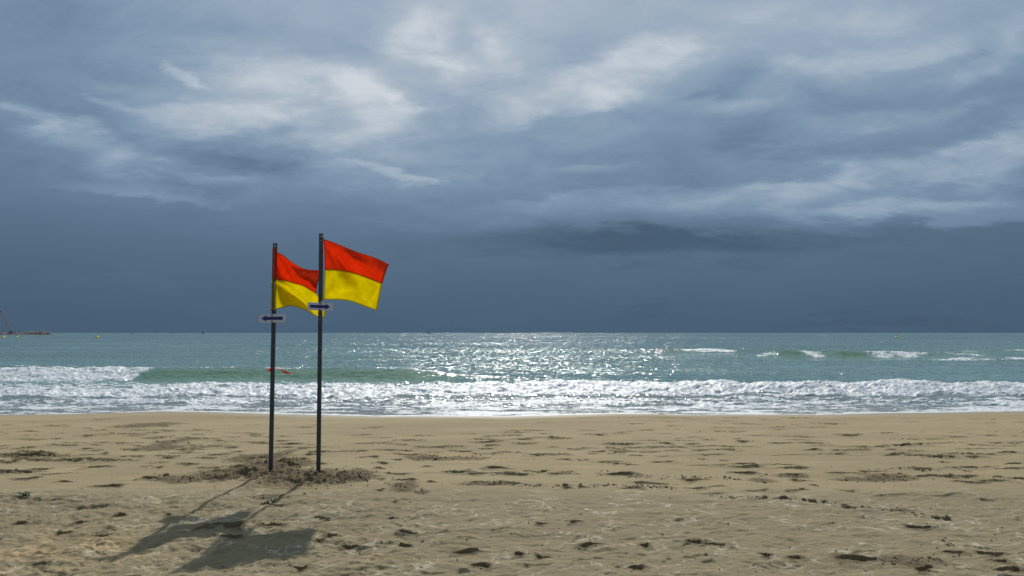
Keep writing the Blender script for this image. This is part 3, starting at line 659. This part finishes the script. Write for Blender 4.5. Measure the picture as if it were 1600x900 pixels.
# red ribbon tied to the left post
def ribbon():
    root = empty('ribbon', at(423.5, 578, YL)); L = root.location.copy()
    tag(root, 'small torn red plastic ribbon tied low on the shorter post and blowing right', 'ribbon')
    bm = bmesh.new()
    path = [(426.5, 576.2, .0075), (430, 574.6, .006), (434, 574.6, .006), (438, 577.5, .007), (441, 579.5, .015), (445, 581, .016), (449, 582.8, .015), (453, 583.4, .013), (456.5, 582.6, .012)]
    prev = None
    for k, (px, py, w) in enumerate(path):
        c = at(px, py, YL - .03 - .012 * k) - L; tw = math.sin(k * .9) * .012
        a, b_ = bm.verts.new(c + Vector((.004, -tw, w / 1.6))), bm.verts.new(c + Vector((-.004, tw, -w / 1.6)))
        if prev: bm.faces.new((prev[0], a, b_, prev[1]))
        prev = (a, b_)
    link('tail', bm, RIB, root, True)
    bm = bmesh.new(); rings = []
    for k in range(17):
        a = 2 * math.pi * k / 16; r_ = .041; c = Vector((math.cos(a) * r_, math.sin(a) * r_, .004 * math.sin(3 * a)))
        rings.append((bm.verts.new(c + Vector((0, 0, .014))), bm.verts.new(c - Vector((0, 0, .016)))))
    for k in range(16): bm.faces.new((rings[k][0], rings[k + 1][0], rings[k + 1][1], rings[k][1]))
    link('knot', bm, RIB, root, True)
ribbon()

# ------------------------------------------------------------------ clods of damp sand, pebbles, weed
def blob_verts(r, n=1):
    bm = bmesh.new(); bmesh.ops.create_icosphere(bm, subdivisions=1, radius=1); v = np.array([q.co[:] for q in bm.verts]); f = np.array([[w.index for w in p.verts] for p in bm.faces]); bm.free(); return v, f
IV, IF = blob_verts(1)
def scatter(name, pts, mat):
    V, Fc = [], []
    for (x, y, z, r_) in pts:
        s_ = np.array([random.uniform(.8, 1.5), random.uniform(.7, 1.2), random.uniform(.5, .85)]) * r_
        j = 1 + rng.normal(0, .16, (len(IV), 1)); a = random.uniform(0, 6.28); ca, sa = math.cos(a), math.sin(a)
        v = IV * j * s_; v = np.stack([v[:, 0] * ca - v[:, 1] * sa, v[:, 0] * sa + v[:, 1] * ca, v[:, 2]], -1) + (x, y, z + r_ * .2)
        Fc.append(IF + len(V) * len(IV)); V.append(v)
    V = np.concatenate(V); Fc = np.concatenate(Fc)
    me = bpy.data.meshes.new(name); me.from_pydata(V.tolist(), [], Fc.tolist()); me.materials.append(mat)
    o = bpy.data.objects.new(name, me); col.objects.link(o); return o
CLOD = plain('damp_sand_clod', (.135, .102, .060), .95, 0, .3, 60, .4)
clods = []
def add_clod(px, py, r_, sp=0):
    x, y = ground(px, py); x += random.gauss(0, sp) ; y += random.gauss(0, sp * 1.0)
    if 4.6 < y < 19: clods.append((x, y, sand_z(x, y), r_))
for px, py, rx, ry, hh, ro in heaps:
    for k in range(int(rx * ry * .13 * (ro / .05))):
        add_clod(px + random.gauss(0, rx * .55), py + random.gauss(0, ry * .62), random.uniform(.005, .011) * (1 + 1.2 * (random.random() < .05)))
for line in [[(937,740),(985,743),(1034,746),(1100,746),(1156,750)],[(1110,775),(1160,777),(1215,780),(1265,782),(1300,786),(1330,792),(1344,797)],[(1344,793),(1400,798),(1440,806),(1486,813)],[(740,757),(790,756),(830,758),(900,759),(1000,760),(1100,766)],
             [(1465,842),(1480,850),(1496,857)],[(1350,738),(1380,734),(1420,733),(1470,737)],[(670,715),(720,714),(775,708)],[(235,742),(300,746),(330,750)],[(650,835),(662,845)],[(240,662),(238,676),(243,690),(262,700),(268,722)],[(1040,670),(1120,672)],[(600,756),(635,762)]]:
    for a, b_ in zip(line[:-1], line[1:]):
        cl = [random.random() for _ in range(3)]
        for k in range(int(math.hypot(b_[0] - a[0], b_[1] - a[1]) * .8)):
            q = random.choice(cl) + random.gauss(0, .07) if random.random() < .6 else random.random()
            add_clod(a[0] + (b_[0] - a[0]) * q + random.gauss(0, 2), a[1] + (b_[1] - a[1]) * q + random.gauss(0, 1.3), .0035 + .0035 * random.expovariate(1) * (1 + 1.5 * (random.random() < .06)))
for k in range(420): add_clod(random.uniform(0, 1600), random.uniform(660, 895), random.uniform(.004, .010))
tag(scatter('sand_clods', clods, CLOD), 'small dark clods of damp sand scattered over the beach', 'sand clods', kind='stuff')
WEED = plain('green_weed', (.045, .085, .030), .7, 0, .3, 30)
def weed(px, py, n, s_, label):
    x, y = ground(px, py); z = sand_z(x, y); root = empty('seaweed', (x, y, z)); bm = bmesh.new()
    for k in range(n):
        a = random.gauss(0, .6) + (math.pi if random.random() < .5 else 0); L_ = s_ * random.uniform(.5, 1.1); p0 = Vector((random.gauss(0, s_ * .25), random.gauss(0, s_ * .15), .004)); pr = None
        for j in range(5):
            q = p0 + Vector((math.cos(a), math.sin(a), 0)) * L_ * j / 4 + Vector((0, 0, .018 * math.sin(j * 1.1 + k) + .012)); w = .010 * (1 - j / 5) + .002; nn = Vector((-math.sin(a), math.cos(a), random.uniform(-.4, .6))) * w
            cur = (bm.verts.new(q + nn), bm.verts.new(q - nn))
            if pr: bm.faces.new((pr[0], cur[0], cur[1], pr[1]))
            pr = cur; a += random.gauss(0, .35)
    o = link('frond', bm, WEED, root); tag(root, label, 'seaweed')
weed(37, 775, 16, .10, 'small dark green seaweed tuft alone on the sand at the far left')
weed(421, 785, 12, .09, 'sprig of green seaweed lying across the shadow of the taller flag post')
def shell(px, py, r_, label):
    x, y = ground(px, py); z = sand_z(x, y)
    bm = bmesh.new(); bmesh.ops.create_uvsphere(bm, u_segments=14, v_segments=8, radius=r_)
    for v in bm.verts:
        v.co.z = v.co.z * .5; v.co.x *= 1.25; v.co += v.co.normalized() * .08 * r_ * math.sin(8 * math.atan2(v.co.y, v.co.x))
    o = link('shell', bm, plain('pale_shell', (.62, .58, .50), .6, 0, .15, 50), None, True); o.location = (x, y, z + r_ * .25); o.rotation_euler = (.2, .1, .6)
    tag(o, label, 'shell')
shell(916.5, 797.5, .019, 'small whitish shell on bare sand below the centre of the picture')

# ------------------------------------------------------------------ buoys
BUOY = plain('yellow_buoy_plastic', (.70, .52, .03), .45, 0, .12, 3)
def make_buoy():
    root = empty('buoy', (0, 0, 0))
    bm = bmesh.new(); prof = [(.0, -.35), (.55, -.3), (.85, -.05), (.88, .12), (.6, .42), (.30, .55), (.0, .58)]
    rings = [[bm.verts.new((r_ * math.cos(2 * math.pi * j / 14), r_ * math.sin(2 * math.pi * j / 14), z)) for j in range(14)] for r_, z in prof[1:-1]]
    for k in range(len(rings) - 1):
        for j in range(14): bm.faces.new((rings[k][j], rings[k][(j + 1) % 14], rings[k + 1][(j + 1) % 14], rings[k + 1][j]))
    bm.faces.new(rings[0][::-1]); bm.faces.new(rings[-1]); link('float', bm, BUOY, root, True)
    bm = bmesh.new(); tube(bm, [(0, 0, .5), (0, 0, 1.15)], .10, 8)
    box(bm, (0, 0, 1.2), (.62, .08, .12), Matrix.Rotation(R(45), 3, 'Y')); box(bm, (0, .003, 1.2), (.62, .08, .12), Matrix.Rotation(R(-45), 3, 'Y'))
    link('topmark', bm, BUOY, root); return root
bproto = make_buoy()
buoys = [(4.5, 527, 1.15, 'yellow buoy at the far left edge just below the breakwater'), (26, 527, .8, 'small yellow buoy off the tip of the breakwater, second from the left'), (151.5, 527.5, 1.25, 'yellow buoy alone on open water between the breakwater and the flags'),
         (524, 527.8, .8, 'yellow buoy just right of the taller flag post'), (977, 527.8, .75, 'yellow buoy inside the sun glitter'), (1401, 527.2, .9, 'yellow buoy alone near the right side below the dark cloud')]
for k, (px, py, s_, lab) in enumerate(buoys):
    if k == 0: o = bproto
    else:
        o = bproto.copy(); col.objects.link(o)
        for ch in bproto.children:
            c = ch.copy(); col.objects.link(c); c.parent = o
    d = ray(px, py); s = (SEA - CZ) / d[2]; o.location = (d[0] * s, d[1] * s, SEA + .02); o.rotation_euler = (R(6 * math.sin(k * 2)), R(7 * math.cos(k * 3)), k)
    q = s_ * d[1] * s / 330; o.scale = (q, q, q)
    tag(o, lab, 'buoy', 'yellow buoys marking the swimming area')

# ------------------------------------------------------------------ sailing boats on the horizon
HULL = plain('dark_hull', (.05, .06, .08), .4); SAILM = plain('dull_sail', (.20, .24, .30), .8); MAST = plain('mast_metal', (.10, .11, .13), .5)
def sailboat(px, Yd, h, sail, label):
    d = ray(px, 520); x = d[0] / d[1] * Yd; root = empty('sailboat', (x, Yd, SEA))
    L_ = h * .75; bm = bmesh.new(); sec = []
    for k in range(7):
        t_ = k / 6; w = L_ * .14 * math.sin(math.pi * (.18 + .82 * (1 - t_)) ) ** .6 if k < 6 else .02; xx = -L_ / 2 + L_ * t_; up = L_ * (.11 + .04 * t_)
        sec.append([bm.verts.new((xx, -w, up)), bm.verts.new((xx, -w * .6, -L_ * .02)), bm.verts.new((xx, w * .6, -L_ * .02)), bm.verts.new((xx, w, up))])
    for a, b_ in zip(sec[:-1], sec[1:]):
        for j in range(4): bm.faces.new((a[j], b_[j], b_[(j + 1) % 4], a[(j + 1) % 4]))
    bm.faces.new(sec[0]); bm.faces.new(sec[-1][::-1]); link('hull', bm, HULL, root)
    bm = bmesh.new(); tube(bm, [(0, 0, L_ * .1), (0, 0, h)], [h * .014, h * .008], 6); link('mast', bm, MAST, root)
    bm = bmesh.new(); box(bm, (-L_ * .08, 0, L_ * .17), (L_ * .36, L_ * .14, L_ * .08)); bmesh.ops.bevel(bm, geom=bm.edges[:], offset=L_ * .015, segments=1, affect='EDGES'); link('cabin', bm, HULL, root)
    if sail:
        bm = bmesh.new(); a = [bm.verts.new(p) for p in ((-.02 * h, 0, L_ * .22), (-L_ * .46, L_ * .06, L_ * .24), (-.02 * h, 0, h * .96))]; bm.faces.new(a)
        b_ = [bm.verts.new(p) for p in ((.03 * h, 0, h * .85), (L_ * .48, L_ * .04, L_ * .16), (.04 * h, L_ * .05, L_ * .24))]; bm.faces.new(b_)
        so = link('sail', bm, SAILM, root); md = so.modifiers.new('thickness', 'SOLIDIFY'); md.thickness = .05
    tag(root, label, 'sailboat', 'tiny sailing boats on the horizon')
sailboat(205.5, 1500, 7.5, False, 'small dark boat with bare mast on the horizon, nearest to the breakwater')
sailboat(270.5, 2600, 9, False, 'very faint distant boat on the horizon, second of the boats from the left')
sailboat(317, 1900, 8.5, True, 'sailing boat with tall narrow sail on the horizon left of the flags')
sailboat(670, 1900, 8, True, 'sailing boat on the horizon right of the flags beside the sun glitter')

# ------------------------------------------------------------------ breakwater and crane
ROCK = plain('weathered_rock', (.36, .28, .25), .9, 0, .45, .35)
def breakwater():
    Yd = 900.0; xa, xb = px2x(-160, Yd), px2x(78, Yd); root = empty('breakwater', (xb, Yd, SEA))
    tag(root, 'long low breakwater of reddish rocks reaching in from the left at the horizon', 'breakwater')
    bm = bmesh.new(); sec = []
    for k in range(40):
        t_ = k / 39; x = xa + (xb - 4 - xa) * t_ - xb; pp = (x + xb) / Yd * F + 800
        h = 2.2 + 1.6 * float(sst(np.array(pp), 36, 46)) * (1 - float(sst(np.array(pp), 70, 79))) + random.uniform(-.2, .2)
        if k > 37: h *= .5
        sec.append([bm.verts.new(p) for p in ((x, -7, -1), (x, -2.2, h * .8), (x, 2.2, h * .8), (x, 7, -1))])
    for a, b_ in zip(sec[:-1], sec[1:]):
        for j in range(3): bm.faces.new((a[j], b_[j], b_[j + 1], a[j + 1]))
    bm.faces.new(sec[-1]); bm.faces.new(sec[0][::-1]); bmesh.ops.recalc_face_normals(bm, faces=bm.faces); link('mound', bm, ROCK, root)
    pts = []
    for k in range(1500):
        x = random.uniform(xa, xb) - xb; pp = (x + xb) / Yd * F + 800; h = 2.4 + 2.0 * float(sst(np.array(pp), 36, 46)) * (1 - float(sst(np.array(pp), 68, 79)))
        v = random.uniform(-1, 1); r_ = random.uniform(.5, 1.15); pts.append((x, v * 6.5, max(h * (1 - abs(v) ** 1.3) * .95 - .3, -.3), r_))
    o = scatter('boulders', pts, ROCK); o.parent = root; o['kind'] = 'stuff'
    # marker posts and machines standing on it read as a few dark ticks
    for px in (7.5, 25, 30.5):
        x = px2x(px, Yd) - xb; bm = bmesh.new(); tube(bm, [(x, 0, 1.5), (x, 0, 5.2 + (px == 25) * 1.2)], .28, 6); box(bm, (x, 0, 2.9), (.9, .9, .5)); link('marker_post', bm, MAST, root)
    return root
breakwater()
def crane():
    Yd = 900.0; b0 = at(16.8, 516.5, Yd); root = empty('crane', (b0.x, Yd, SEA + 1.7)); L = root.location
    tag(root, 'lattice boom crane leaning left over the breakwater at the far left edge', 'crane')
    CR = plain('crane_paint', (.16, .13, .12), .6, 0, .2, .5)
    tip = at(-3, 478, Yd) - L; foot = Vector((0, 0, 2.2)); d = (tip - foot).normalized(); side = d.cross(Vector((0, 1, 0))).normalized(); up = Vector((0, 1, 0)); n = 22
    bm = bmesh.new(); w = lambda t_: .75 * min(1, .35 + 4 * t_, .35 + 4 * (1 - t_))
    P_ = [[foot + (tip - foot) * (k / n) + side * a * w(k / n) + up * c * w(k / n) for a, c in ((-1, -1), (1, -1), (1, 1), (-1, 1))] for k in range(n + 1)]
    for j in range(4): tube(bm, [p[j] for p in P_], .16, 4)
    for k in range(n):
        for j in range(4): tube(bm, [P_[k][j], P_[k + 1][(j + 1) % 4]], .09, 3)
    link('boom', bm, CR, root)
    bm = bmesh.new(); box(bm, (.8, 0, 1.9), (4.2, 3, 1.9)); bmesh.ops.bevel(bm, geom=bm.edges[:], offset=.2, segments=1, affect='EDGES'); link('cab', bm, CR, root)
    for s_ in (-1, 1):
        bm = bmesh.new(); box(bm, (.2, s_ * 1.6, .45), (5, .7, .9)); bmesh.ops.bevel(bm, geom=bm.edges[:], offset=.3, segments=2, affect='EDGES'); link('track', bm, MAST, root)
    hb = at(1.6, 486.5, Yd) - L
    bm = bmesh.new(); box(bm, hb, (2.2, 1.2, 1.3)); bmesh.ops.bevel(bm, geom=bm.edges[:], offset=.3, segments=1, affect='EDGES'); link('hook_block', bm, MAST, root)
    bm = bmesh.new(); tube(bm, [foot + (tip - foot) * .93, hb], .10, 4); tube(bm, [tip, Vector((2.6, 0, 4.6))], .10, 4); tube(bm, [Vector((2.6, 0, 2.5)), Vector((2.6, 0, 4.6))], .18, 5); link('cable', bm, MAST, root)
crane()
